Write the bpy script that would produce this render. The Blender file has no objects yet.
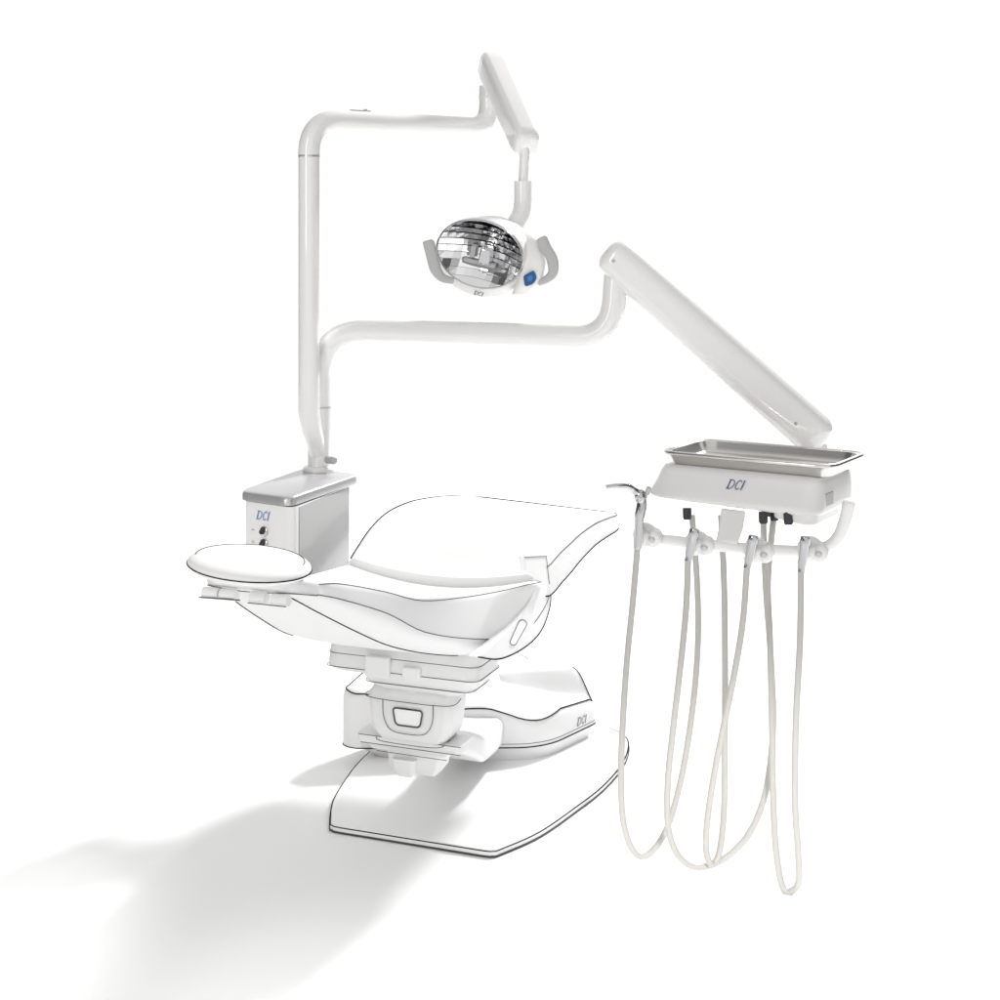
import bpy, bmesh, math, random
from mathutils import Vector, Matrix
random.seed(4)
SC = bpy.context.scene
COL = SC.collection
F = 1530.0; CH = 1.70; HZ = 220.0
V = Vector
def P(px, py, Y):
    return V(((px-500)/F*Y, Y, CH+(HZ-py)/F*Y))
def CS(s, l, z):
    return V((-.245+.363*s+.932*l, 4.16+.932*s-.363*l, z))
def PL(px, py, l):
    """point of the chair's lengthwise plane at side offset l"""
    k = (px-500)/F
    s = (k*(4.16-.363*l)+.245-.932*l)/(.363-.932*k)
    p = CS(s, l, 0); p.z = CH+(HZ-py)/F*p.y
    return p

# ------------------------------------------------------------ materials
def mat(name, col, rough=.4, metal=0.0, var=.005, scale=60., spec=.5, coat=0.0):
    m = bpy.data.materials.new(name); m.use_nodes = True
    nt = m.node_tree; b = nt.nodes['Principled BSDF']
    b.inputs['Metallic'].default_value = metal
    b.inputs['Specular IOR Level'].default_value = spec
    b.inputs['Coat Weight'].default_value = coat
    tc = nt.nodes.new('ShaderNodeTexCoord')
    n = nt.nodes.new('ShaderNodeTexNoise'); n.inputs['Scale'].default_value = scale
    n.inputs['Detail'].default_value = 4
    nt.links.new(tc.outputs['Object'], n.inputs['Vector'])
    mr = nt.nodes.new('ShaderNodeMapRange')
    mr.inputs['To Min'].default_value = max(0.02, rough-var); mr.inputs['To Max'].default_value = rough+var
    nt.links.new(n.outputs['Fac'], mr.inputs['Value']); nt.links.new(mr.outputs['Result'], b.inputs['Roughness'])
    mx = nt.nodes.new('ShaderNodeMix'); mx.data_type = 'RGBA'
    mx.inputs['A'].default_value = (*[c*(1-var) for c in col], 1)
    mx.inputs['B'].default_value = (*[min(1, c*(1+var)) for c in col], 1)
    nt.links.new(n.outputs['Fac'], mx.inputs['Factor']); nt.links.new(mx.outputs['Result'], b.inputs['Base Color'])
    return m
M = {}
M['white'] = mat('white_enamel', (.83,.822,.81), .14, coat=.7)
M['white2'] = mat('white_plastic', (.81,.803,.792), .28)
M['shade'] = mat('side_shade_grey', (.43,.43,.43), .20)  # darker grey that paints shading onto the white cabinet's side
M['chair'] = mat('white_upholstery', (.835,.835,.835), .65, spec=.15)
M['shell'] = mat('white_chair_shell', (.825,.825,.825), .5, spec=.2)
M['plate'] = mat('white_plate', (.93,.93,.93), .5, spec=.2)
M['line'] = mat('dark_piping', (.015,.015,.015), .8, spec=.0)
M['line2'] = mat('grey_seam', (.10,.10,.10), .8, spec=.0)
M['floor'] = mat('white_floor', (.95,.95,.95), .8, var=.002, spec=.0)
M['steel'] = mat('stainless_steel', (.66,.645,.625), .26, 1.0, var=.01, scale=25)
M['chrome'] = mat('chrome', (.50,.50,.51), .10, 1.0, var=.01)
M['mirror'] = mat('mirror_facets', (.86,.86,.87), .09, 1.0)
M['hose'] = mat('pale_grey_hose', (.485,.472,.447), .38)
M['grey'] = mat('grey_plastic', (.44,.44,.44), .45)
M['lid'] = mat('grey_lid', (.56,.56,.57), .28, .5)
M['black'] = mat('black_plastic', (.03,.03,.035), .4)
M['blue'] = mat('blue_label', (.012,.08,.24), .4)
M['logo'] = mat('blue_logo', (.04,.18,.46), .5)
M['logod'] = mat('dark_blue_logo', (.04,.10,.20), .5)
M['logog'] = mat('grey_logo', (.09,.10,.12), .5)

# ------------------------------------------------------------ helpers
def cr(pts, n=8):
    pts = [V(p) if not isinstance(p, (int, float)) else p for p in pts]
    out = []
    for i in range(len(pts)-1):
        p0 = pts[max(i-1, 0)]; p1 = pts[i]; p2 = pts[i+1]; p3 = pts[min(i+2, len(pts)-1)]
        for k in range(n):
            t = k/n
            out.append(((p1*2)+(p2-p0)*t+(p0*2-p1*5+p2*4-p3)*t*t+(p1*3-p0-p2*3+p3)*t*t*t)*.5)
    out.append(pts[-1]); return out
def fillet(pts, rad, n=10):
    """polyline with rounded corners"""
    pts = [V(p) for p in pts]; out = [pts[0]]
    for i in range(1, len(pts)-1):
        a = (pts[i-1]-pts[i]); b = (pts[i+1]-pts[i])
        r = min(rad[i-1] if isinstance(rad, list) else rad, a.length*.49 if i > 1 else a.length*.98, b.length*.49 if i < len(pts)-2 else b.length*.98)
        p = pts[i]+a.normalized()*r; q = pts[i]+b.normalized()*r
        for k in range(n+1):
            t = k/n
            out.append(p*(1-t)**2+pts[i]*2*t*(1-t)+q*t*t)
    out.append(pts[-1]); return out
def fclosed(pts, rad, n=6):
    m = (pts[0]+pts[1])/2
    return fillet([m]+list(pts[1:])+[pts[0], m], rad, n)[:-1]
class MB:
    def __init__(s): s.bm = bmesh.new()
    def loft(s, rings, closed=True, cap=True, loop=False):
        vs = [[s.bm.verts.new(p) for p in r] for r in rings]
        n = len(rings[0])
        m = len(vs)
        for i in range(m if loop else m-1):
            a = vs[i]; b = vs[(i+1) % m]
            for k in range(n if closed else n-1):
                kk = (k+1) % n
                try: s.bm.faces.new((a[k], a[kk], b[kk], b[k]))
                except ValueError: pass
        if cap and not loop and closed:
            for r in (vs[0], vs[-1]):
                try: s.bm.faces.new(r)
                except ValueError: pass
        return s
    def tube(s, path, r, seg=16, cap=True, loop=False):
        path = [V(p) for p in path]; n = len(path)
        rs = r if isinstance(r, list) else [r]*n
        rings = []; prev = None
        for i, p in enumerate(path):
            if loop: t = path[(i+1) % n]-path[i-1]
            else: t = path[min(i+1, n-1)]-path[max(i-1, 0)]
            t.normalize()
            if prev is None:
                a = V((0,0,1)) if abs(t.z) < .9 else V((0,1,0))
                u = t.cross(a).normalized()
            else:
                u = (prev-t*prev.dot(t)).normalized()
            w = t.cross(u); prev = u
            rings.append([p+(u*math.cos(2*math.pi*k/seg)+w*math.sin(2*math.pi*k/seg))*rs[i] for k in range(seg)])
        return s.loft(rings, cap=cap, loop=loop)
    def lathe(s, c, axis, prof, seg=28, sx=1., sy=1., up=None):
        axis = V(axis).normalized()
        a = V(up) if up else (V((0,0,1)) if abs(axis.z) < .9 else V((0,1,0)))
        u = a.cross(axis).normalized(); w = axis.cross(u)
        return s.loft([[V(c)+axis*h+u*(r*sx*math.cos(2*math.pi*k/seg))+w*(r*sy*math.sin(2*math.pi*k/seg)) for k in range(seg)] for (r, h) in prof])
    def poly(s, bot, top):
        return s.loft([[V(p) for p in bot], [V(p) for p in top]])
    def box(s, c, ux, uy, uz):
        c = V(c); ux = V(ux)/2; uy = V(uy)/2; uz = V(uz)/2
        q = lambda z: [c-ux-uy+z, c+ux-uy+z, c+ux+uy+z, c-ux+uy+z]
        return s.loft([q(-uz), q(uz)])
    def rbeam(s, stations, rad=.35, seg=5):
        """stations: (centre, half_u vector, half_w vector): rounded rectangle sections"""
        rings = []
        for c, hu, hw in stations:
            ring = []
            lu, lw = hu.length, hw.length; rr = min(lu, lw)*rad
            for qx, qy, a0 in ((1,1,0), (-1,1,90), (-1,-1,180), (1,-1,270)):
                for k in range(seg+1):
                    a = math.radians(a0+90*k/seg)
                    x = qx*(lu-rr)+rr*math.cos(a); y = qy*(lw-rr)+rr*math.sin(a)
                    ring.append(c+hu/lu*x+hw/lw*y)
            rings.append(ring)
        return s.loft(rings)
    def ribbon(s, pts, w, nrm):
        pts = [V(p) for p in pts]; n = len(pts); prs = []
        for i, p in enumerate(pts):
            t = (pts[min(i+1, n-1)]-pts[max(i-1, 0)]).normalized()
            d = t.cross(nrm).normalized()*w/2
            prs.append([p-d, p+d])
        return s.loft(prs, closed=False, cap=False)
    def build(s, name, m, parent=None, smooth=True, angle=40, bevel=0, subsurf=0, bseg=3):
        off = V((0,0,0)); q = parent
        while q: off += q.location; q = q.parent
        bmesh.ops.remove_doubles(s.bm, verts=s.bm.verts, dist=1e-6)
        bmesh.ops.recalc_face_normals(s.bm, faces=s.bm.faces)
        for v in s.bm.verts: v.co -= off
        me = bpy.data.meshes.new(name); s.bm.to_mesh(me); s.bm.free()
        for p in me.polygons: p.use_smooth = smooth
        if smooth: me.set_sharp_from_angle(angle=math.radians(angle))
        me.materials.append(M[m])
        o = bpy.data.objects.new(name, me); COL.objects.link(o)
        if parent: o.parent = parent
        if bevel:
            b = o.modifiers.new('bevel', 'BEVEL'); b.width = bevel; b.segments = bseg; b.limit_method = 'ANGLE'
            b.angle_limit = math.radians(35); b.harden_normals = False
        return o
def thing(name, loc, label, cat, group=None):
    o = bpy.data.objects.new(name, None); COL.objects.link(o); o.location = loc
    o.empty_display_size = .1
    o['label'] = label; o['category'] = cat
    if group: o['group'] = group
    return o
def logo(parent, c, u, v, h, m='logo', sx=1.0, w=.11):
    u = V(u).normalized(); v = V(v).normalized(); n = u.cross(v)
    mb = MB()
    strokes = [
        ([(.04,-.04),(.04,1.04)], 1.25), ([(-.08,1),(.24,1),(.48,.86),(.58,.5),(.48,.14),(.24,0),(-.08,0)], .85),
        ([(1.26,.80),(1.18,.97),(1.06,1.02),(.88,.86),(.80,.50),(.88,.12),(1.06,-.02),(1.25,.16)], .9),
        ([(1.52,1.0),(1.52,.0)], 1.2), ([(1.42,1.0),(1.62,1.0)], .6), ([(1.42,.0),(1.62,.0)], .6)]
    for i, (st, k) in enumerate(strokes):
        q = [V((x+.24*y-.88, y-.5, 0)) for x, y in st]
        if len(q) > 2: q = cr(q, 6)
        pts = [V(c)+u*(p.x*h*sx)+v*(p.y*h)+n*(.0022+.0002*i) for p in q]
        mb.ribbon(pts, h*w*k, n)
    return mb.build('logo', m, parent, smooth=False)

# ------------------------------------------------------------ floor
f = MB(); f.bm.faces.new([f.bm.verts.new(p) for p in ((-6,-2,0),(6,-2,0),(6,9.5,0),(-6,9.5,0))])
fl = f.build('floor', 'floor'); fl['kind'] = 'structure'

# ============================================================ DENTAL CHAIR
chair = thing('dental_chair', CS(.5,0,0), 'white reclined dental chair with round headrest, black outlined edges and a shield shaped base plate', 'dental chair')
ax = CS(1,0,0)-CS(0,0,0); lx = CS(0,1,0)-CS(0,0,0); Z = V((0,0,1))
# base plate
half = [(0,0),(0,.12),(.0,.215),(.006,.240),(.028,.256),(.174,.313),(.385,.350),(.56,.372),(.755,.372),(.92,.345),(1.017,.300),(1.075,.21),(1.09,.08)]
hp = cr([V((a,b,0)) for a,b in half], 6)
outl = [(p.x, p.y) for p in hp]+[(p.x, -p.y*(1+.08*min(1,p.x/.4))) for p in reversed(hp[1:])]
b = MB()
b.loft([[CS(s,l,.004) for s,l in outl],[CS(s,l,.015) for s,l in outl],[CS(.5+(s-.5)*.992,l*.99,.020) for s,l in outl]])
plate = b.build('base_plate','plate',chair)
t = MB(); t.tube([CS(s,l,.0170) for s,l in outl], [.0014+.0010*max(0,min(1,s/1.0)) for s,l in outl], 6, loop=True)
t.build('edge_trim','line',plate)
t = MB(); t.tube([CS(.5+(s-.5)*1.002,l*1.003,.0035) for s,l in outl], .0026, 6, loop=True)
t.build('foot_gasket','line2',plate)
# base housing: low sloping cover resting on the plate
HB = [(-.500,4.79,.240),(-.46,4.745,.232),(-.125,4.75,.185),(.138,4.752,.142),(.325,5.0,.122),(.250,5.044,.240),(0.,5.05,.295),(-.40,4.98,.290)]
Bp = [V((x,y,0)) for x,y,z in HB]; tz = [z for x,y,z in HB]
cen = sum(Bp,V((0,0,0)))/len(Bp)
rb = fclosed(Bp, .10, 9)
def zrow(ring, zs):
    out = []
    for p in ring:
        ws = [1/((p-q).length+.05)**3 for q in Bp]
        out.append(sum(w_*z for w_,z in zip(ws,zs))/sum(ws))
    return out
tzr = zrow(rb, tz)
lf = lambda p: max(0,min(1,(-.1-p.x)/.3))
b = MB()
b.loft([[V((p.x,p.y,.0195))+(cen-p)*(.05+.20*lf(p)) for p in rb],
        [V((p.x,p.y,.052))+(cen-p)*(.02+.10*lf(p)) for p in rb],
        [V((p.x,p.y,.060)) for p in rb],
        [V((p.x,p.y,z-.028)) for p,z in zip(rb,tzr)],
        [V((p.x,p.y,z-.012))+(cen-p)*.014 for p,z in zip(rb,tzr)],
        [V((p.x,p.y,z-.002))+(cen-p)*.045 for p,z in zip(rb,tzr)],
        [V((p.x,p.y,z+.004))+(cen-p)*.10 for p,z in zip(rb,tzr)],
        [V((p.x,p.y,z*.75+.245*.25))+(cen-p)*.35 for p,z in zip(rb,tzr)],
        [V((p.x,p.y,z*.35+.255*.65))+(cen-p)*.75 for p,z in zip(rb,tzr)]])
hs = b.build('base_housing','chair',chair,angle=60)
t = MB(); t.tube([V((p.x,p.y,z-.005))+(cen-p)*.024 for p,z in zip(rb,tzr)], .0019, 6, loop=True)
t.build('top_trim','line',hs)
t = MB(); t.tube([V((p.x,p.y,.061))+(p-cen).normalized()*.0008 for p in rb], .0018, 6, loop=True)
t.build('bottom_trim','line',hs)
t = MB(); t.tube([V((p.x,p.y,.072))+(p-cen).normalized()*.0003 for p in rb if p.x > -.1 and p.y < 5.02], .0009, 6)
t.build('seam','line2',hs)
nr = (Bp[4]-Bp[3]).normalized()
logo(hs, Bp[3].lerp(Bp[4],.66)+V((0,0,.093)), nr, (0,0,1), .023, 'logog', sx=1.25, w=.13)
# lift arm: one smooth wedge from the lift head back into the housing
b = MB()
b.rbeam([(CS(.09,0,.268), lx*.085, Z*.030),(CS(.25,0,.205), lx*.088, Z*.036),(CS(.40,-.02,.140), lx*.088, Z*.040),(CS(.55,-.05,.115), lx*.090, Z*.045),(CS(.75,-.08,.105), lx*.09, Z*.045)], .6, 8)
b.build('lift_arm','shell',chair,angle=70)
# lift front housing
b = MB()
b.rbeam([(CS(.06,0,.425), lx*.115, ax*.05),(CS(.05,0,.402), lx*.130, ax*.06),(CS(.05,0,.31), lx*.118, ax*.06),(CS(.05,0,.285), lx*.098, ax*.055)], .45, 7)
lh = b.build('lift_housing','shell',chair,angle=50)
t = MB()
fz = -.013
for zz, hw in ((.400,.132),(.285,.100)):
    t.tube(cr([CS(.045,-hw,zz),CS(fz,-hw*.93,zz-.004),CS(fz-.002,0,zz-.008),CS(fz,hw*.93,zz-.004),CS(.045,hw,zz)],6), .0010,6)
t.tube(cr([CS(fz-.001,-.075,.392),CS(fz-.001,-.072,.345),CS(fz-.001,-.05,.312),CS(fz-.001,0,.306),CS(fz-.001,.05,.312),CS(fz-.001,.072,.345),CS(fz-.001,.075,.392)],6), .0010,6)
t.build('edge_trim','line2',lh)
b = MB(); wpts = fillet([CS(-.015,0,.374),CS(-.015,.045,.374),CS(-.015,.036,.328),CS(-.015,-.036,.328),CS(-.015,-.045,.374),CS(-.015,0,.374)],.012,5)
b.tube(wpts, .0024, 8); b.build('handle_frame','line2',lh)
b = MB(); b.poly([p+ax*.012 for p in wpts[:-1]],[p+ax*.001 for p in wpts[:-1]]); b.build('window','plate',lh)
b = MB()
b.rbeam([(CS(.05,-.01,.2845), lx*.155, ax*.05),(CS(.05,-.01,.264), lx*.155, ax*.05)], .3)
st = b.build('lift_crosshead','shell',chair)
b = MB(); b.rbeam([(CS(.055,-.01,.2635), lx*.13, ax*.045),(CS(.055,-.01,.246), lx*.115, ax*.045)], .3)
b.build('crosshead_step','shell',st)
t = MB()
for zz,l0,l1 in ((.2845,-.155,.15),(.263,-.15,.15),(.245,-.10,.11)):
    t.tube([CS(-.0,l0,zz),CS(-.002,l1,zz)], .0009,6)
t.build('edge_trim','line2',st)
b = MB()
b.rbeam([(CS(.06,0,.247), lx*.08, ax*.045),(CS(.06,0,.205), lx*.075, ax*.042),(CS(.07,0,.18), lx*.055, ax*.03)], .3)
ll = b.build('lower_link','shell',chair)
b = MB(); b.rbeam([(CS(.015,-.02,.23), lx*.035, ax*.02),(CS(.015,-.02,.195), lx*.03, ax*.018),(CS(.02,-.02,.180), lx*.02, ax*.012)], .6)
b.build('link_pin_cover','shell',ll)
# seat frame tucked under the shell
b = MB()
b.rbeam([(CS(.04,0,.590), lx*.19, ax*.07),(CS(.03,0,.555), lx*.222, ax*.085),(CS(.02,0,.485), lx*.226, ax*.09),(CS(.03,0,.470), lx*.21, ax*.08)], .4)
b.rbeam([(CS(.05,.03,.472), lx*.17, ax*.08),(CS(.05,.03,.44), lx*.16, ax*.075),(CS(.06,.02,.418), lx*.12, ax*.06)], .5)
sf = b.build('seat_frame','shell',chair)
b = MB(); b.lathe(CS(.06,0,.38),(0,0,1),[(.06,0),(.06,.07)]); b.build('swivel_column','shell',chair)
t = MB()
def rrect(c, hu, hw, r):
    c=V(c); return fillet([c+hw, c+hu+hw, c+hu-hw, c-hu-hw, c-hu+hw, c+hw], r, 6)
t.tube(rrect(CS(.02,0,.485), lx*.2268, ax*.0908, .034), .0010,6)
t.tube(rrect(CS(.026,0,.520), lx*.2245, ax*.0885, .034), .0009,6)
t.tube(rrect(CS(.05,.03,.44), lx*.161, ax*.076, .036), .0010,6)
t.build('edge_trim','line2',sf)
b = MB(); b.box(CS(-.075,-.06,.500), lx*.07, ax*.02, (0,0,.055)); b.build('limit_switch','shell',sf,bevel=.004)
b = MB(); b.box(CS(-.075,.04,.493), lx*.05, ax*.02, (0,0,.03)); b.build('cable_clip','shell',sf,bevel=.004)

# back: cushion + shell
SEC = [(-.790,.085,.897,.004,.020,.868),(-.770,.13,.894,.008,.026,.848),(-.71,.160,.886,.015,.04,.81),(-.55,.194,.835,.03,.055,.725),(-.40,.222,.782,.04,.08,.655),
       (-.2,.255,.748,.05,.11,.585),(0,.28,.722,.05,.13,.535),(.15,.293,.705,.04,.12,.55),(.25,.30,.692,.03,.075,.60),(.31,.296,.688,.02,.04,.635)]
def interp(secs, n):
    cols = [cr([float(x[k]) for x in secs], n) for k in range(len(secs[0]))]
    return list(zip(*cols))
S2 = interp(SEC, 5)
NT = 22
cush = MB(); shell = MB(); rc = []; rsh = []; rseam = []; lseam = []; tl = []; tr = []; keel = []
for (s,w,ze,dip,tk,zb) in S2:
    ring = []
    rr = min(.018, tk*.45)
    for k in range(NT+1):
        x = -1+2*k/NT; l = x*(w-rr)
        ring.append(CS(s, l, ze-dip*(1-x*x)))
    for k in range(1,5):
        a = math.pi/2*(1-k/4); ring.append(CS(s, w-rr+rr*math.cos(a), ze-rr+rr*math.sin(a)))
    ring.append(CS(s, w*1.0, ze-tk))
    ring.append(CS(s, w*.9, ze-tk-.004)); ring.append(CS(s, -w*.9, ze-tk-.004)); ring.append(CS(s, -w, ze-tk))
    for k in range(0,4):
        a = math.pi/2*(k/4); ring.append(CS(s, -(w-rr+rr*math.cos(a)), ze-rr+rr*math.sin(a)))
    rc.append(ring)
    tr.append(CS(s, w-rr*.3, ze-rr*.25)); tl.append(CS(s, -(w-rr*.3), ze-rr*.25))
    rseam.append(CS(s, w*1.001, ze-tk)); lseam.append(CS(s, -w*1.001, ze-tk))
    ring = []; ws = w*.992; zt = ze-tk+.003
    for k in range(0,21):
        a = math.pi*k/20; c_ = math.cos(a); s_ = math.sin(a)
        ring.append(CS(s, ws*math.copysign(abs(c_)**.55,c_), zt-(zt-zb)*s_**.85))
    rsh.append(ring); keel.append(ring[7].lerp(ring[8],.3)+V((0,0,-.0008)))
cush.loft(rc); bk = cush.build('backrest','chair',chair,angle=60)
t = MB(); t.tube(tr, .0009, 6); t.build('top_piping','line2',bk)
t = MB(); t.tube(tl, .0016, 6); t.build('top_piping','line',bk)
for sm in (rseam, lseam):
    t = MB(); t.tube(sm, .0011, 6); t.build('side_piping','line2',bk)
shell.loft(rsh); sh = shell.build('back_shell','shell',chair,angle=60)
t = MB(); t.tube(keel, .0016, 6); t.build('shell_seam','line',sh)
t = MB(); t.tube(rsh[0][:], .0012, 6); t.build('end_seam','line2',sh)
t = MB(); t.tube([r[13].lerp(r[14],.5)+V((0,0,-.0008))-lx*.0006 for r in rsh[:22]], .0013, 6); t.build('shell_seam','line',sh)

# seat
SS = [(.20,.285,.718,.03,.05),(.28,.302,.734,.03,.085),(.38,.31,.768,.016,.088),(.5,.315,.793,.006,.080),(.65,.32,.803,.0,.066),(.78,.325,.799,.0,.056),(.85,.327,.794,.0,.050),(.89,.320,.791,.0,.045),(.908,.304,.788,.0,.040),(.914,.288,.785,.0,.032)]
def lw(s):  # left corner rounds in strongly toward the toe end
    return 1.0 if s < .45 else 1.0-.30*((s-.45)/.465)**2.2
S3 = interp(SS, 6); rs = []; el = []; er = []; eb = []
for (s,w,ze,dip,tk) in S3:
    ring = []; rr = min(.014,tk*.42); wl = w*lw(s); zr = -.026*max(0,min(1,(s-.2)/.25))
    hz = lambda l: ze+zr*(l/w*.5+.5)
    for k in range(NT+1):
        x = -1+2*k/NT; l = x*(w-rr) if x > 0 else -x*-(wl-rr)
        ring.append(CS(s, l, hz(l)-dip*(1-x*x)))
    for k in range(1,5):
        a = math.pi/2*(1-k/4); ring.append(CS(s, w-rr+rr*math.cos(a), hz(w)-rr+rr*math.sin(a)))
    ring.append(CS(s, w, hz(w)-tk)); ring.append(CS(s, w*.93, hz(w)-tk-.006)); ring.append(CS(s, -wl*.93, hz(-wl)-tk-.006)); ring.append(CS(s, -wl, hz(-wl)-tk))
    for k in range(0,4):
        a = math.pi/2*(k/4); ring.append(CS(s, -(wl-rr+rr*math.cos(a)), hz(-wl)-rr+rr*math.sin(a)))
    rs.append(ring)
    el.append(CS(s,-(wl-rr*.25),hz(-wl)-rr*.15+.0008)); er.append(CS(s,w-rr*.20,hz(w)-rr*.08)); eb.append(CS(s,w+.0008,hz(w)-tk))
b = MB(); b.loft(rs); seat = b.build('seat','chair',chair,angle=60)
toe = [p+V((0,0,.0025)) for p in rs[-2][2:NT+1:2]]
t = MB(); t.tube(el[:-1]+toe+[p+V((0,0,.001)) for p in reversed(er[-9:-1])], [.0020]*len(el[:-1])+[.0025]*(len(toe)+8), 6); t.build('top_piping','line',seat)
t = MB(); t.tube(er, .0013, 6); t.build('side_piping','line2',seat)
t = MB(); t.tube(list(reversed(eb))+[], .0020, 6); t.build('under_piping','line',seat)
t = MB(); t.tube([er[-3]+lx*.002,eb[-3]+lx*.001], .0020, 6); t.build('corner_piping','line',seat)
# side bracket with its slot
def plate_of(pts, l, th, name, m, parent, bev=.004):
    b = MB(); b.poly([p-lx*th for p in pts],[p for p in pts]); return b.build(name,m,parent,bevel=bev)
LB = .296
outer = [(546,580),(550,588),(550,606),(541,631),(524,648),(500,659),(478,657)]
inner = [(492,646),(512,627),(528,604),(536,586)]
oc = cr([PL(x,y,LB) for x,y in outer],5); ic = cr([PL(x,y,LB) for x,y in inner],5)
sb = plate_of(oc+ic, LB, .03, 'side_bracket','shell',chair,.003)
t = MB(); t.tube([p+lx*.0004 for p in oc], .0018, 6); t.build('edge_trim','line',sb)
c0_ = (513,642); c1_ = (522,624); an = math.atan2(c1_[1]-c0_[1],c1_[0]-c0_[0]); cap_ = []
for k in range(9):
    a = an-math.pi/2+math.pi*k/8; cap_.append((c1_[0]+4.2*math.cos(a),c1_[1]+4.2*math.sin(a)))
for k in range(9):
    a = an+math.pi/2+math.pi*k/8; cap_.append((c0_[0]+3.2*math.cos(a),c0_[1]+3.2*math.sin(a)))
sl = [PL(x,y,LB) for x,y in cap_]
b = MB(); b.poly([p-lx*.006 for p in sl],[p+lx*.001 for p in sl]); so = b.build('slot','floor',sb)
t = MB(); t.tube([p+lx*.0015 for p in sl], .0010, 6, loop=True); t.build('slot_rim','line2',sb)
# folded tab where the seat meets the back
LT = .318
tb = [PL(x,y,LT) for x,y in ((524,557),(546,556),(549,584),(526,571))]
tbo = plate_of(tb, LT, .016, 'side_tab','chair',chair,.003)
t = MB(); t.tube([tb[0]+lx*.001,tb[1]+lx*.001,tb[2]+lx*.001], .0011, 6); t.build('edge_trim','line2',tbo)
# headrest
hc = CS(-.845,0,.94); hax = V((.10,-.02,1)).normalized()
b = MB(); prof = []
for k in range(0,13):
    a = -math.pi/2+math.pi*k/12
    prof.append((.136*max(.02,math.cos(a))**.42 if k not in (0,12) else .02, .022*math.sin(a)))
b.lathe(hc, hax, prof, 48); hd = b.build('headrest','chair',chair,angle=70)
u = V((0,1,0)).cross(hax).normalized(); w_ = hax.cross(u)
t = MB(); t.tube([hc-hax*.002+(u*math.cos(2*math.pi*k/60)+w_*math.sin(2*math.pi*k/60))*.1365 for k in range(60)], .0014, 6, loop=True)
t.build('edge_piping','line',hd)
t = MB(); t.tube([hc+hax*.0155+(u*math.cos(2*math.pi*k/60)+w_*math.sin(2*math.pi*k/60))*.1195 for k in range(-1,32)], .0012, 6)
t.build('back_piping','line2',hd)
b = MB()
b.rbeam([(CS(-.87,-.01,.914), lx*.06, Z*.010),(CS(-.82,-.01,.894), lx*.115, Z*.018),(CS(-.76,0,.876), lx*.135, Z*.022),(CS(-.69,0,.845), lx*.135, Z*.025)],.7)
hb = b.build('headrest_bracket','shell',chair,angle=60)
t = MB(); t.tube(cr([CS(-.70,-.137,.832),CS(-.76,-.137,.862),CS(-.825,-.118,.880),CS(-.838,-.02,.878),CS(-.825,.098,.880),CS(-.77,.128,.866)],6), .0012, 6); t.build('edge_trim','line2',hb)
for l in (-.10,-.055,.02,.075):
    b = MB(); b.tube([CS(-.84,l-.020,.868),CS(-.84,l+.020,.868)], .013, 14); kn = b.build('hinge_knuckle','shell',hb)
b = MB(); b.tube([CS(-.853,-.125,.859),CS(-.853,-.02,.862)], .0016, 8); b.build('hinge_pin','line2',hb)
b = MB(); b.tube([CS(-.853,.00,.858),CS(-.853,.095,.858)], .0012, 6)
b.build('hinge_cable','line2',hb)

# ============================================================ UTILITY CABINET
A = V((-.742,4.405,0)); Bq = V((-.58,4.295,0)); Cq = V((-.45,4.67,0)); D = V((-.612,4.78,0))
cab = thing('utility_cabinet', (A+Bq+Cq+D)/4+V((0,0,.63)), 'white box cabinet with grey lid and two silver toggles behind the round headrest', 'cabinet')
def inset(pts, k):
    c = sum(pts,V((0,0,0)))/len(pts); return [c+(p-c).normalized()*((p-c).length+k) for p in pts]
q = [A,Bq,Cq,D]
b = MB(); b.poly([p+Z*.63 for p in fclosed(q,.03)],[p+Z*.892 for p in fclosed(q,.03)]); body = b.build('cabinet_body','white',cab,angle=50)
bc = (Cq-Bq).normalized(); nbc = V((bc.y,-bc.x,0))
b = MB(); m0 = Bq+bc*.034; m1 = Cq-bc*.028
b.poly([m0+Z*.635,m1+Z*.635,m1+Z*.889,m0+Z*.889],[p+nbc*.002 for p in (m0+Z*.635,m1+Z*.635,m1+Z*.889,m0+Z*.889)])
b.build('side_shade','shade',cab,bevel=.0015)  # thin added sheet: the side face's shading put in as grey colour
b = MB(); q2 = inset(q,.014); q2[1] = q2[1]+V((-.008,.008,0)); q2[2] = q2[2]+V((.012,.014,0)); q2[3] = q2[3]+V((.0,.02,0))
b.loft([[p+Z*.896 for p in fclosed(q2,.04)],[p+Z*.911 for p in fclosed(q2,.04)],[p+Z*.918 for p in fclosed(inset(q2,-.004),.039)],[p+Z*.922 for p in fclosed(inset(q2,-.014),.036)]])
b.build('cabinet_lid','lid',cab,angle=60)
ab = (Bq-A).normalized(); nab = V((ab.y,-ab.x,0))
if nab.y > 0: nab = -nab
logo(cab, A.lerp(Bq,.42)+Z*.858, ab, Z, .023, sx=1.2)
for z in (.813,.778):
    c = A.lerp(Bq,.44)+Z*z
    b = MB(); b.lathe(c+nab*.0, nab, [(.0145,0),(.0145,.004),(.010,.007)], 20); pl = b.build('toggle','chrome',cab)
    b = MB(); b.tube([c+nab*.006,c+nab*.016+Z*.001],[.0075,.0065],12); b.build('toggle_lever','black',pl)
    b = MB(); c = A.lerp(Bq,.22)+Z*z; b.ribbon([c-ab*.006+nab*.0015,c+ab*.006+nab*.0015], .003, nab)
    b.build('toggle_mark','grey',cab,smooth=False)
# bracket that ties the cabinet to the chair lift
b = MB(); b.rbeam([(V((-.58,4.56,.645)), V((.035,.012,0)), V((0,0,.02))),(CS(.06,-.16,.53), V((.035,.012,0)), V((0,0,.02)))],.3)
b.build('mounting_bracket','white',cab)

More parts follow.
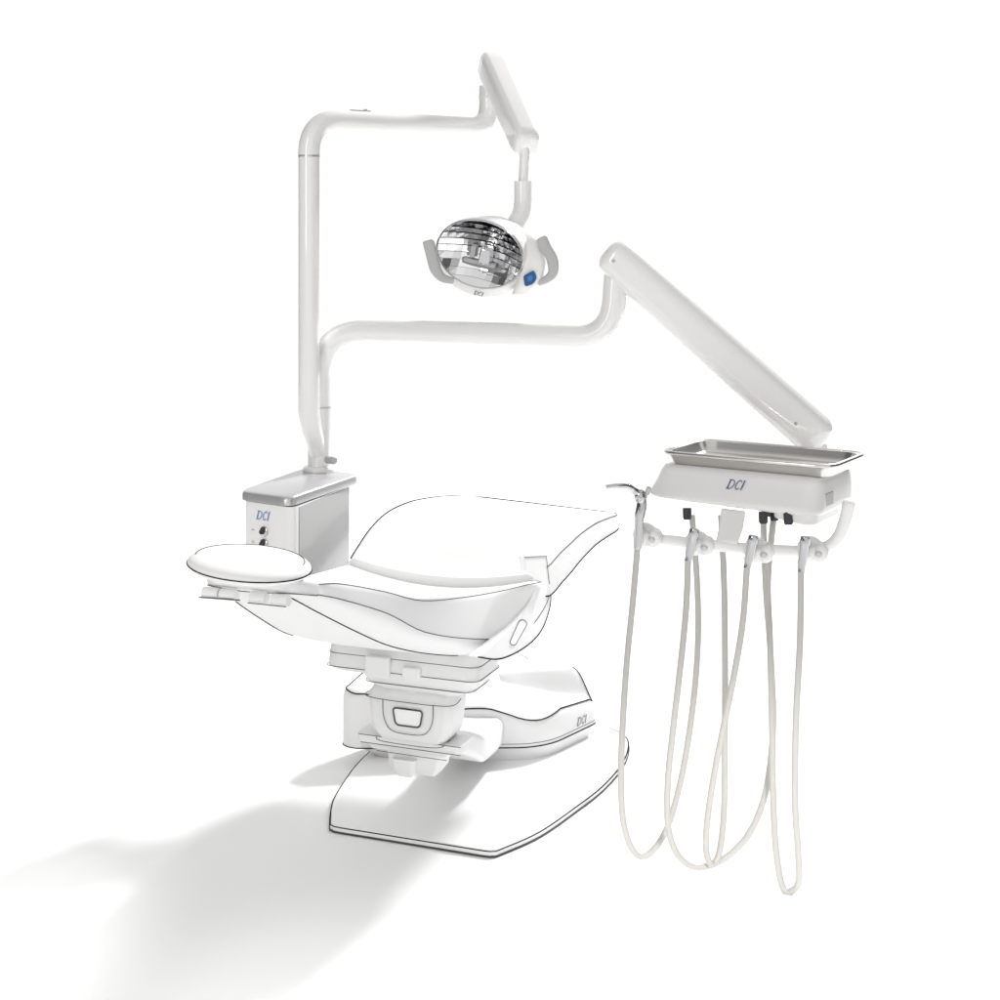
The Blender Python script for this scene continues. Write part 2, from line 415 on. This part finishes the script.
# ============================================================ DELIVERY ARM
pY = 4.76; pX = (319.5-500)/F*pY
arm = thing('delivery_arm', V((pX,pY,.922)), 'white tubular post with swivel arm and spring arm carrying the instrument head on the right', 'delivery unit')
zt = P(319,329,pY).z
e1 = P(611,336,4.42); e2 = P(616,270,4.42)
b = MB()
b.lathe(V((pX,pY,.918)), Z, [(.052,0),(.052,.012),(.046,.018),(.037,.02)], 32)
b.build('post_flange','white',arm)
b = MB(); b.tube([V((pX,pY,.93)),V((pX,pY,1.118))], .0365, 28)
b.build('post','white',arm)
path = fillet([V((pX,pY,1.12)),V((pX,pY,zt)),V((e1.x,e1.y,zt)),V((e2.x,e2.y,e2.z-.015))],[.165,.105],16)
b = MB(); b.tube(path, .0350, 32)
b.build('swivel_arm','white',arm)
b = MB(); b.tube([V((pX,pY,1.1165)),V((pX,pY,1.1215))], .0370, 28); b.build('post_collar','lid',arm)
b = MB(); cc = P(617,287,4.42); b.tube([cc-Z*.010,cc+Z*.012], .0365, 28); b.build('elbow_collar','white2',arm)
b = MB(); b.lathe(V((pX+.036,pY-.03,.958)),(.8,-.6,0),[(.012,-.012),(.012,.018),(.009,.022)],14); b.build('lock_knob','grey',arm)
# spring arm
a0 = P(617,259,4.42); a1 = P(817,437,4.28)
d = (a1-a0).normalized()
side = V((d.y,-d.x,0)).normalized(); upv = side.cross(d).normalized()
if upv.z < 0: upv = -upv
def sect(p, hu, hw): return (p, side*hu, upv*hw)
L = (a1-a0).length
def endst(base, sgn, hu, hw, r, n=9):
    out = []
    for j in range(n):
        a = math.pi/2*j/(n-1)*.97
        out.append(sect(base+d*(sgn*r*math.sin(a)), hu-r+r*math.cos(a), hw-r+r*math.cos(a)))
    return out
b = MB()
b.rbeam(list(reversed(endst(a0-d*.004,-1,.051,.056,.036)))+[sect(a0+d*.05,.053,.059)]+endst(a0+d*(L-.020),1,.056,.063,.048,12), .92, 14)
sp = b.build('spring_arm','white',arm,angle=80)
n_ = side if side.y < 0 else -side
for c,o_ in ((a0+d*.002-upv*.004,.048), (a0+d*(L-.07)-upv*.004,.052)):
    b = MB(); b.lathe(c+n_*o_, n_, [(.005,0),(.005,.0048)], 12); b.build('screw','grey',sp)

# instrument head
hu = V((.849,-.528,0)); hv = V((.528,.849,0)); FL = V((.4475,4.10,0))-hu*.022
def H(u, v, z): return FL+hu*u+hv*v+Z*z
b = MB(); b.tube([V((a1.x,a1.y,a1.z-.02)), V((a1.x,a1.y,.99))], .028, 20); b.build('head_pivot','white',arm)
b = MB(); b.rbeam([(V((a1.x,a1.y,1.0)), hu*.05, Z*.022),(H(.33,.22,1.0), hu*.06, Z*.024)],.5); b.build('pivot_bracket','white',arm)
b = MB()
def hring(u0,u1,v0,v1,z0,z1,r,sag=0):
    pts=[H(u0,v0,0),H(u1,v0,0),H(u1,v1,0),H(u0,v1,0)]
    cl = fillet([ (pts[0]+pts[1])/2, pts[1],pts[2],pts[3],pts[0],(pts[0]+pts[1])/2 ], r, 6)[:-1]
    out=[]
    for p in cl:
        uu=(p-FL).dot(hu); k=(uu-u0)/(u1-u0); out.append(V((p.x,p.y,z0+(z1-z0)*k)))
    return out
UM = .452
b.loft([hring(.02,UM-.02,.02,.25,1.044,1.044,.03),hring(.0,UM-.008,.006,.262,1.040,1.040,.04),hring(-.010,UM-.002,.0,.27,1.028,1.026,.05),
        hring(-.017,UM,-.014,.275,1.004,.998,.055),hring(-.026,UM+.002,-.032,.275,.982,.973,.06),hring(-.029,UM+.002,-.040,.275,.971,.961,.06),hring(-.027,UM+.001,-.039,.275,.965,.955,.06),hring(-.018,UM-.002,-.032,.27,.960,.950,.06),hring(.0,UM-.012,-.018,.26,.958,.948,.05)])
head = b.build('instrument_head','white2',arm,angle=60)
logo(head, H(.225,-.0098,1.010), hu, V((0,0,1))+hv*.55, .024, 'logod', sx=1.1)
b = MB()
b.loft([hring(.33,UM-.006,-.030,.18,.962,.956,.03),hring(.33,UM-.008,-.030,.18,.940,.930,.03),hring(.34,UM-.02,-.02,.17,.934,.924,.03)])
b.build('control_block','white2',head,bevel=.003)
b = MB(); b.box(H(UM+.0005,.06,.985), hu*.004, hv*.05, Z*.03); b.build('touch_plate','grey',head)
b = MB(); b.box(H(.320,-.026,.950), hu*.012, hv*.012, Z*.018); b.build('vent_slot','black',head)
for (px,py,Y) in ((687,517,4.06),(763,521,3.93),(788,522,3.89),(774,518,3.95)):
    c = P(px,py,Y); b = MB(); b.lathe(c+Z*.024, (0,-.25,-1), [(.012,0),(.012,.026),(.009,.031)], 14); b.build('flow_knob','black',head)
# holder bar + handle
path = cr([P(636,533,4.07),P(650,538,4.05),P(694,543,3.99),P(752,549,3.92),P(806,551,3.86),P(826,547,3.83),P(838,537,3.81),P(845,520,3.795),P(849,504,3.785)],8)
n = len(path); rad = [.0145]*n
for i in range(n):
    k = i/(n-1)
    if k > .62: rad[i] = .0145+.002*(k-.62)/.38
b = MB(); b.tube(path, rad, 18); 
b.lathe(path[-1], (path[-1]-path[-2]), [(.0165,-.001),(.015,.007),(.008,.0115)],18)
bar = b.build('holder_bar','white2',arm)
b = MB()
b.loft([[P(721,508,4.0),P(746,511,3.96),P(746,511,4.02),P(721,508,4.06)],[P(719,526,3.975),P(743,529,3.94),P(743,529,4.0),P(719,526,4.03)],[P(716,541,3.955),P(738,543,3.92),P(738,543,3.97),P(716,541,4.005)],[P(722,546,3.965),P(734,547,3.935),P(734,547,3.975),P(722,546,4.0)]])
b.build('bar_bracket','white2',bar,bevel=.005)
hold = [(645,535,4.035),(697,543,3.975),(756,550,3.905),(810,549,3.84)]
for (px,py,Y) in hold:
    c = P(px,py,Y); fr = V((-.25,-.97,-.05)).normalized()
    b = MB(); b.lathe(c-fr*.02, fr, [(.018,0),(.028,.003),(.0325,.012),(.0325,.024),(.029,.034),(.020,.041),(.008,.043)], 26)
    hd_ = b.build('instrument_holder','white2',bar,angle=60)
    b = MB(); b.lathe(c+V((.024,0,-.004))-fr*.012, fr, [(.016,0),(.023,.004),(.023,.038),(.019,.045),(.011,.048)], 20); b.build('holder_valve','white2',hd_,angle=60)
    b = MB(); b.lathe(c+V((.024,0,-.004))+fr*.0355, fr, [(.008,0),(.008,.004),(.006,.006)], 14); b.build('valve_button','lid',hd_)
    b = MB(); b.rbeam([(c+V((-.012,-.03,.016)),V((.012,0,0)),V((0,.016,0))),(c+V((-.012,-.03,.011)),V((.020,0,0)),V((0,.021,0))),(c+V((-.014,-.03,-.011)),V((.019,0,0)),V((0,.019,0))),(c+V((-.014,-.03,-.016)),V((.011,0,0)),V((0,.013,0)))],.9,6); b.build('holder_cup','white2',hd_,angle=60)

# ============================================================ TRAY
tray = thing('instrument_tray', H(.245,.135,1.043), 'shallow rectangular stainless steel tray lying on the white instrument head', 'tray')
b = MB()
def tr_(i, z, r): return hring(i,.483-i,i,.27-i,z,z,r)
b.loft([tr_(.0,1.076,.05),tr_(.006,1.0795,.048),tr_(.014,1.078,.045),tr_(.020,1.066,.040),tr_(.025,1.055,.037),tr_(.031,1.0505,.035),tr_(.040,1.049,.030)],cap=False)
vs = tr_(.040,1.049,.030)
b.bm.faces.new([b.bm.verts.new(p) for p in vs])
b.loft([tr_(.0,1.0758,.05),tr_(.004,1.071,.048),tr_(.011,1.064,.044),tr_(.017,1.054,.040),tr_(.022,1.0455,.037)],cap=False)
b.bm.faces.new([b.bm.verts.new(p) for p in tr_(.022,1.0455,.037)])
b.build('tray_pan','steel',tray,angle=50)
b = MB(); b.tube(tr_(.003,1.0757,.049), .0062, 10, loop=True); b.build('rolled_rim','steel',tray)

# ============================================================ INSTRUMENTS WITH HOSES
def hose(parent, pts, y0, y1):
    out = []
    n = len(pts)
    for i,(px,py) in enumerate(pts):
        k = i/(n-1); Y = y0+(y1-y0)*k-.03*math.sin(math.pi*k)*.5
        p = P(px,py,Y); p.z = max(p.z,.012)
        out.append(p)
    mb = MB(); mb.tube(cr(out,10), .0086, 14)
    return mb.build('hose','hose',parent)
g = 'instrument hoses hanging under the instrument head'
Y = 3.985
syr = thing('air_water_syringe', P(641,535,Y), 'silver air water syringe with bent tip in the leftmost holder, on a grey looped hose', 'syringe', g)
b = MB(); b.tube([P(643,494,Y),P(642,505,Y),P(640,515,Y),P(639.5,518,Y),P(638,545,Y),P(637.5,549,Y)],[.0115,.0145,.0150,.0125,.0125,.0100],18); b.build('syringe_body','chrome',syr)
b = MB(); b.lathe(P(641,498,Y),(-.25,-.3,1),[(.013,-.012),(.0165,-.004),(.0165,.012),(.010,.02)],16); hd_ = b.build('syringe_head','chrome',syr)
b = MB(); b.tube(cr([P(641,496,Y),P(634,490,Y-.01),P(627,486,Y-.02),P(616,486,Y-.03),P(606,487,Y-.03)],6),[.0090]*6+[.0075]*6+[.0064]*8+[.0056]*5,10); b.build('syringe_tip','chrome',syr)
b = MB(); b.tube([P(647,494,Y-.01),P(649,488,Y-.02)],.0065,10); b.build('syringe_button','grey',hd_)
hose(syr, [(637.5,547),(633,600),(627,660),(623,720),(621,780),(624,825),(635,853),(650,853),(667,828),(682,775),(693,705),(698,640),(697,580),(692,515)], Y, 4.09)
specs = [((695,528),(688,561),3.925,'second grey hose from the left with its silver coupling, looping low to the right',
          [(688,559),(686,610),(680,670),(673,730),(668,780),(668,825),(678,855),(698,867),(725,858),(750,832),(766,790),(773,730),(771,660),(766,590),(763,515)],4.0),
         ((754,535),(747,568),3.855,'third grey hose from the left with its silver coupling, in a tight narrow loop',
          [(747,566),(743,620),(735,670),(725,720),(715,770),(708,815),(706,848),(711,864),(719,853),(724,810),(725,730),(725,650),(724,580),(721,515)],4.03),
         ((806,536),(801,572),3.79,'rightmost grey hose with its silver coupling, hanging lowest of the four',
          [(801,570),(800,640),(796,720),(795,800),(798,850),(799,880),(793,897),(783,889),(776,850),(773,790),(772,720),(770,640),(768,580),(774,515)],3.97)]
for (t0,t1,Y,lab,pts,ye) in specs:
    h = thing('handpiece_hose', P(*t0,Y), lab, 'hose', g)
    p0 = P(*t0,Y); p1 = P(*t1,Y-.008)
    b = MB(); b.tube([p0,p0.lerp(p1,.04),p0.lerp(p1,.22),p0.lerp(p1,.26),p0.lerp(p1,.75),p0.lerp(p1,.8),p1],[.009,.0135,.0142,.0118,.0124,.0105,.0098],18)
    b.build('coupling','chrome',h)
    hose(h, pts, Y-.008, ye)

# ============================================================ OPERATING LIGHT
lY = 4.69; lX = (309-500)/F*lY
light = thing('operating_light', V((lX,lY,P(309,432,lY).z)), 'white dental operating light with faceted mirror reflector hanging from a tall tubular pole', 'dental light')
ztop = P(309,119,lY).z
zs = P(309,156,lY).z
b = MB()
pp = cr([V((pX,pY-.004,P(319,462,pY).z)),V((pX-.008,pY-.022,P(316,446,lY).z)),V((lX+.008,lY+.014,P(311,430,lY).z)),V((lX,lY,P(309,412,lY).z))],6)
b.tube(pp+[V((lX,lY,zs-.002))],[.026+.007*i/(len(pp)-1) for i in range(len(pp))]+[.033],28)
b.build('light_pole','white',light)
q1 = V(((489-500)/F*5.15,5.15,ztop)); q2_ = P(490,86,5.15)
b = MB()
b.tube(fillet([V((lX,lY,zs+.002)),V((lX,lY,ztop)),q1,V((q1.x,q1.y,q2_.z))],[.112,.085],16), .0335, 32)
b.build('upper_arm','white',light)
b = MB(); b.tube([V((lX,lY,zs-.003)),V((lX,lY,zs+.003))], .0337, 28); b.build('pole_collar','lid',light)
dd = (q1-V((lX,lY,ztop))); dl = dd.normalized()
c = V((lX,lY,ztop))+dl*.19+Z*.031
b = MB(); b.rbeam([(c-dl*.035,dl.cross(Z)*.008,Z*.005),(c+dl*.035,dl.cross(Z)*.008,Z*.005)],.3); b.tube([c+dl*.02,c+dl*.02+Z*.009],.006,10)
b.build('arm_clip','lid',light)
b = MB(); c = P(489.5,97,5.15); b.tube([c-Z*.006,c+Z*.006], .036, 24); b.build('elbow_collar','white2',light)
# balance arm
s0 = P(492,66,5.15); s1 = P(526,143,4.80)
d = (s1-s0).normalized(); side = V((d.y,-d.x,0)).normalized(); upv = side.cross(d).normalized()
if upv.z < 0: upv = -upv
b = MB(); L = (s1-s0).length
b.rbeam([sect(s0-d*.036,.022,.026),sect(s0-d*.028,.034,.040),sect(s0-d*.01,.043,.047),sect(s0+d*.03,.045,.049),sect(s0+d*(L-.03),.041,.046),sect(s0+d*(L+.01),.037,.042),sect(s0+d*(L+.02),.026,.030)],.55,8)
b.build('balance_arm','white',light,angle=50)
b = MB(); c0 = P(525,146,4.80); c1 = P(523,186,4.80)
b.tube([c0,c1], .0155, 18); b.build('drop_rod','white',light)
b = MB(); b.tube(cr([P(523,181,4.80),P(523,200,4.80),P(521,213,4.79),P(514,226,4.77),P(508,236,4.76)],7),[.0285]*29,22)
b.build('yoke','white',light)
# lamp head
lc = P(480,254,4.66)
nf = V((-.24,-.93,-.22)).normalized(); r0 = Z.cross(nf).normalized(); u0 = nf.cross(r0)
ro = math.radians(-13); rr_ = r0*math.cos(ro)+u0*math.sin(ro); uu_ = u0*math.cos(ro)-r0*math.sin(ro)
def LH(x,y,z): return lc+rr_*x+uu_*y+nf*z
RX,RY = .136,.106
def ell(kx,ky,z,n=40,dx=0,dy=0): return [LH(dx+RX*kx*math.cos(2*math.pi*k/n), dy+RY*ky*math.sin(2*math.pi*k/n), z) for k in range(n)]
b = MB(); b.loft([ell(.99,.99,.002),ell(1.03,1.035,.0,dy=-.002),ell(1.07,1.17,-.014,dy=-.014),ell(1.06,1.15,-.05,dx=.012,dy=-.012),ell(.92,.97,-.112,dx=.018,dy=-.004),ell(.45,.45,-.146),ell(.1,.1,-.152)],cap=False)
lh = b.build('lamp_head','white2',light,angle=60)
b = MB(); b.tube(ell(1.0,1.0,.003), .0030, 8, loop=True); b.build('bezel','chrome',lh)
b = MB()
# faceted dish: level rows of stepped mirror facets
DD = .070
def dz(x,y): return -DD*(1-min(1,x*x+y*y))
NX,NY = 12,10
for i in range(NX):
    for j in range(NY):
        x0,x1 = -1+2*i/NX,-1+2*(i+1)/NX; y0,y1 = -1+2*j/NY,-1+2*(j+1)/NY
        cs = [(x0,y0),(x1,y0),(x1,y1),(x0,y1)]
        if min(math.hypot(x,y) for x,y in cs) >= .985: continue
        cx,cy = (x0+x1)/2,(y0+y1)/2
        vv = []
        for x,y in cs:
            q_ = math.hypot(x,y)
            if q_ > .99: x,y = x/q_*.99,y/q_*.99
            vv.append(b.bm.verts.new(LH(RX*x,RY*y,dz(x,y)+(y-cy)*RY*.14)))
        try: b.bm.faces.new(vv)
        except ValueError: pass
rf = b.build('reflector','mirror',lh,smooth=False)
def dishp(k,a,z=0): return LH(RX*k*math.cos(a),RY*k*math.sin(a),-DD*(1-k*k)+z)
b = MB(); b.loft([[dishp(k_,2*math.pi*k/40,-.010) for k in range(40)] for k_ in (.985,.7,.4,.02)],cap=False); b.build('reflector_back','mirror',rf)
b = MB(); b.box(LH(.012,-.010,-.038), rr_*.036, uu_*.050, nf*.05); b.build('bulb_shield','chrome',lh,bevel=.005)
b = MB(); b.box(LH(-.004,-.038,-.038), rr_*.10, uu_*.013, nf*.02); b.build('bulb_holder','grey',lh,bevel=.003)
b = MB(); b.box(LH(-.030,-.008,-.044), rr_*.018, uu_*.036, nf*.03); b.build('bulb_socket','grey',lh,bevel=.004)
logo(lh, LH(.016,-.1245,-.005), rr_, uu_+nf*.45, .016, 'logog', w=.14)
b = MB()
b.rbeam([(P(520,230,4.74),V((.03,0,0)),V((0,.03,0))),(P(529,242,4.69),V((.042,0,0)),V((0,.035,0))),(P(533,262,4.67),V((.040,0,0)),V((0,.035,0))),(P(530,281,4.66),V((.038,0,0)),V((0,.032,0))),(P(520,294,4.66),V((.026,0,0)),V((0,.02,0)))],.7,8)
b.build('side_housing','white2',lh,angle=70)
b = MB(); q_ = fclosed([P(523,276,4.621),P(534,270,4.622),P(537,278,4.622),P(533.5,284,4.622),P(525,287,4.621)],.008,4)
b.poly([p+V((0,.012,0)) for p in q_], q_); bd = b.build('badge','blue',lh,bevel=.002)
b = MB(); q_ = fclosed([P(527,277,4.6205),P(532,274.5,4.6205),P(533,279.5,4.6205),P(528,282,4.6205)],.005,3)
b.poly([p+V((0,.004,0)) for p in q_], [p-V((0,.001,0)) for p in q_]); b.build('light_switch','logo',bd)
for pts,Yh in (([(454,281),(443,278),(436,270),(432,256),(428,240)],4.60),([(538,283),(547,279),(553,272),(552,259),(546,248),(541,237)],4.64)):
    pp = cr([P(x,y,Yh) for x,y in pts],8); n=len(pp); stn=[]
    for i,p in enumerate(pp):
        k = i/(n-1); tg = (pp[min(i+1,n-1)]-pp[max(i-1,0)]).normalized(); sd = tg.cross(V((0,1,0))).normalized()
        wd = .009+.0085*min(1,k/.55); 
        if i == n-1: wd *= .6
        stn.append((p, sd*wd, V((0,.011,0))))
    b = MB(); b.rbeam(stn,.8,5)
    b.build('lamp_handle','grey',lh,angle=60)

# ============================================================ LIGHT
w = bpy.data.worlds.new('World'); SC.world = w; w.use_nodes = True
nt = w.node_tree; bg = nt.nodes['Background']
tc = nt.nodes.new('ShaderNodeTexCoord'); sx = nt.nodes.new('ShaderNodeSeparateXYZ'); nt.links.new(tc.outputs['Generated'], sx.inputs[0])
def mrange(sock, a, b_, c, d_):
    m = nt.nodes.new('ShaderNodeMapRange'); m.interpolation_type='SMOOTHSTEP'
    for nme,v in (('From Min',a),('From Max',b_),('To Min',c),('To Max',d_)): m.inputs[nme].default_value = v
    nt.links.new(sock, m.inputs['Value']); return m.outputs[0]
def mul(a, b_):
    m = nt.nodes.new('ShaderNodeMath'); m.operation='MULTIPLY'; nt.links.new(a, m.inputs[0]); nt.links.new(b_, m.inputs[1]); return m.outputs[0]
ab_ = nt.nodes.new('ShaderNodeMath'); ab_.operation='ABSOLUTE'; nt.links.new(sx.outputs['X'], ab_.inputs[0])
m1 = mrange(ab_.outputs[0], .42, .72, 1.05, .12)          # bright backdrop and front, dark flags at the sides
m3 = mrange(sx.outputs['Y'], -.75, .1, .95, 1.0)           # behind the photographer a little dimmer
m4 = mrange(sx.outputs['Z'], .40, .75, 1.0, .74)           # dimmer ceiling
nt.links.new(mul(mul(m1,m3),m4), bg.inputs['Strength']); bg.inputs['Color'].default_value=(1,1,1,1)
def aim(o, loc, target):
    o.location=loc; o.rotation_euler = (V(target)-V(loc)).to_track_quat('-Z','Y').to_euler()
l = bpy.data.lights.new('key_lamp','AREA'); l.size=1.2; l.energy=850; l.shape='DISK'
o = bpy.data.objects.new('key_lamp',l); COL.objects.link(o); aim(o,(3.7,9.1,6.1),(-.3,3.9,0))
for nme,loc,tgt,e,ha in (('shadow_fade_spot',(-.4,1.2,1.95),(-.38,2.95,0),130,13),('shadow_fade_spot',(-1.1,1.2,1.95),(-1.28,3.50,0),230,9.5),('shadow_fade_spot',(.35,1.2,1.95),(.30,2.95,0),120,12),('shadow_fade_spot',(.75,1.2,1.95),(.58,3.9,0),280,9.5)):  # added unseen spots that brighten the floor, fading chair and hose shadows
    l = bpy.data.lights.new(nme,'SPOT'); l.energy=e; l.spot_size=2*math.radians(ha); l.spot_blend=.65; l.shadow_soft_size=.12
    o = bpy.data.objects.new(nme,l); COL.objects.link(o); aim(o,loc,tgt)
l = bpy.data.lights.new('highlight_strip','AREA'); l.shape='RECTANGLE'; l.size=.35; l.size_y=2.4; l.energy=26; l.color=(1,.97,.93)  # added unseen strip lamp for long highlights on the tubes
o = bpy.data.objects.new('highlight_strip',l); COL.objects.link(o); aim(o,(-2.1,1.3,2.4),(0,4.4,1.3))

cam = bpy.data.cameras.new('camera'); co = bpy.data.objects.new('camera',cam); COL.objects.link(co)
co.location=(0,0,CH); co.rotation_euler=(math.radians(90),0,0)
cam.sensor_width=36; cam.lens=36*F/1000; cam.shift_y=-(500-HZ)/1000; cam.clip_end=100
SC.camera=co
SC.view_settings.view_transform='Standard'; SC.view_settings.look='None'; SC.view_settings.exposure=0
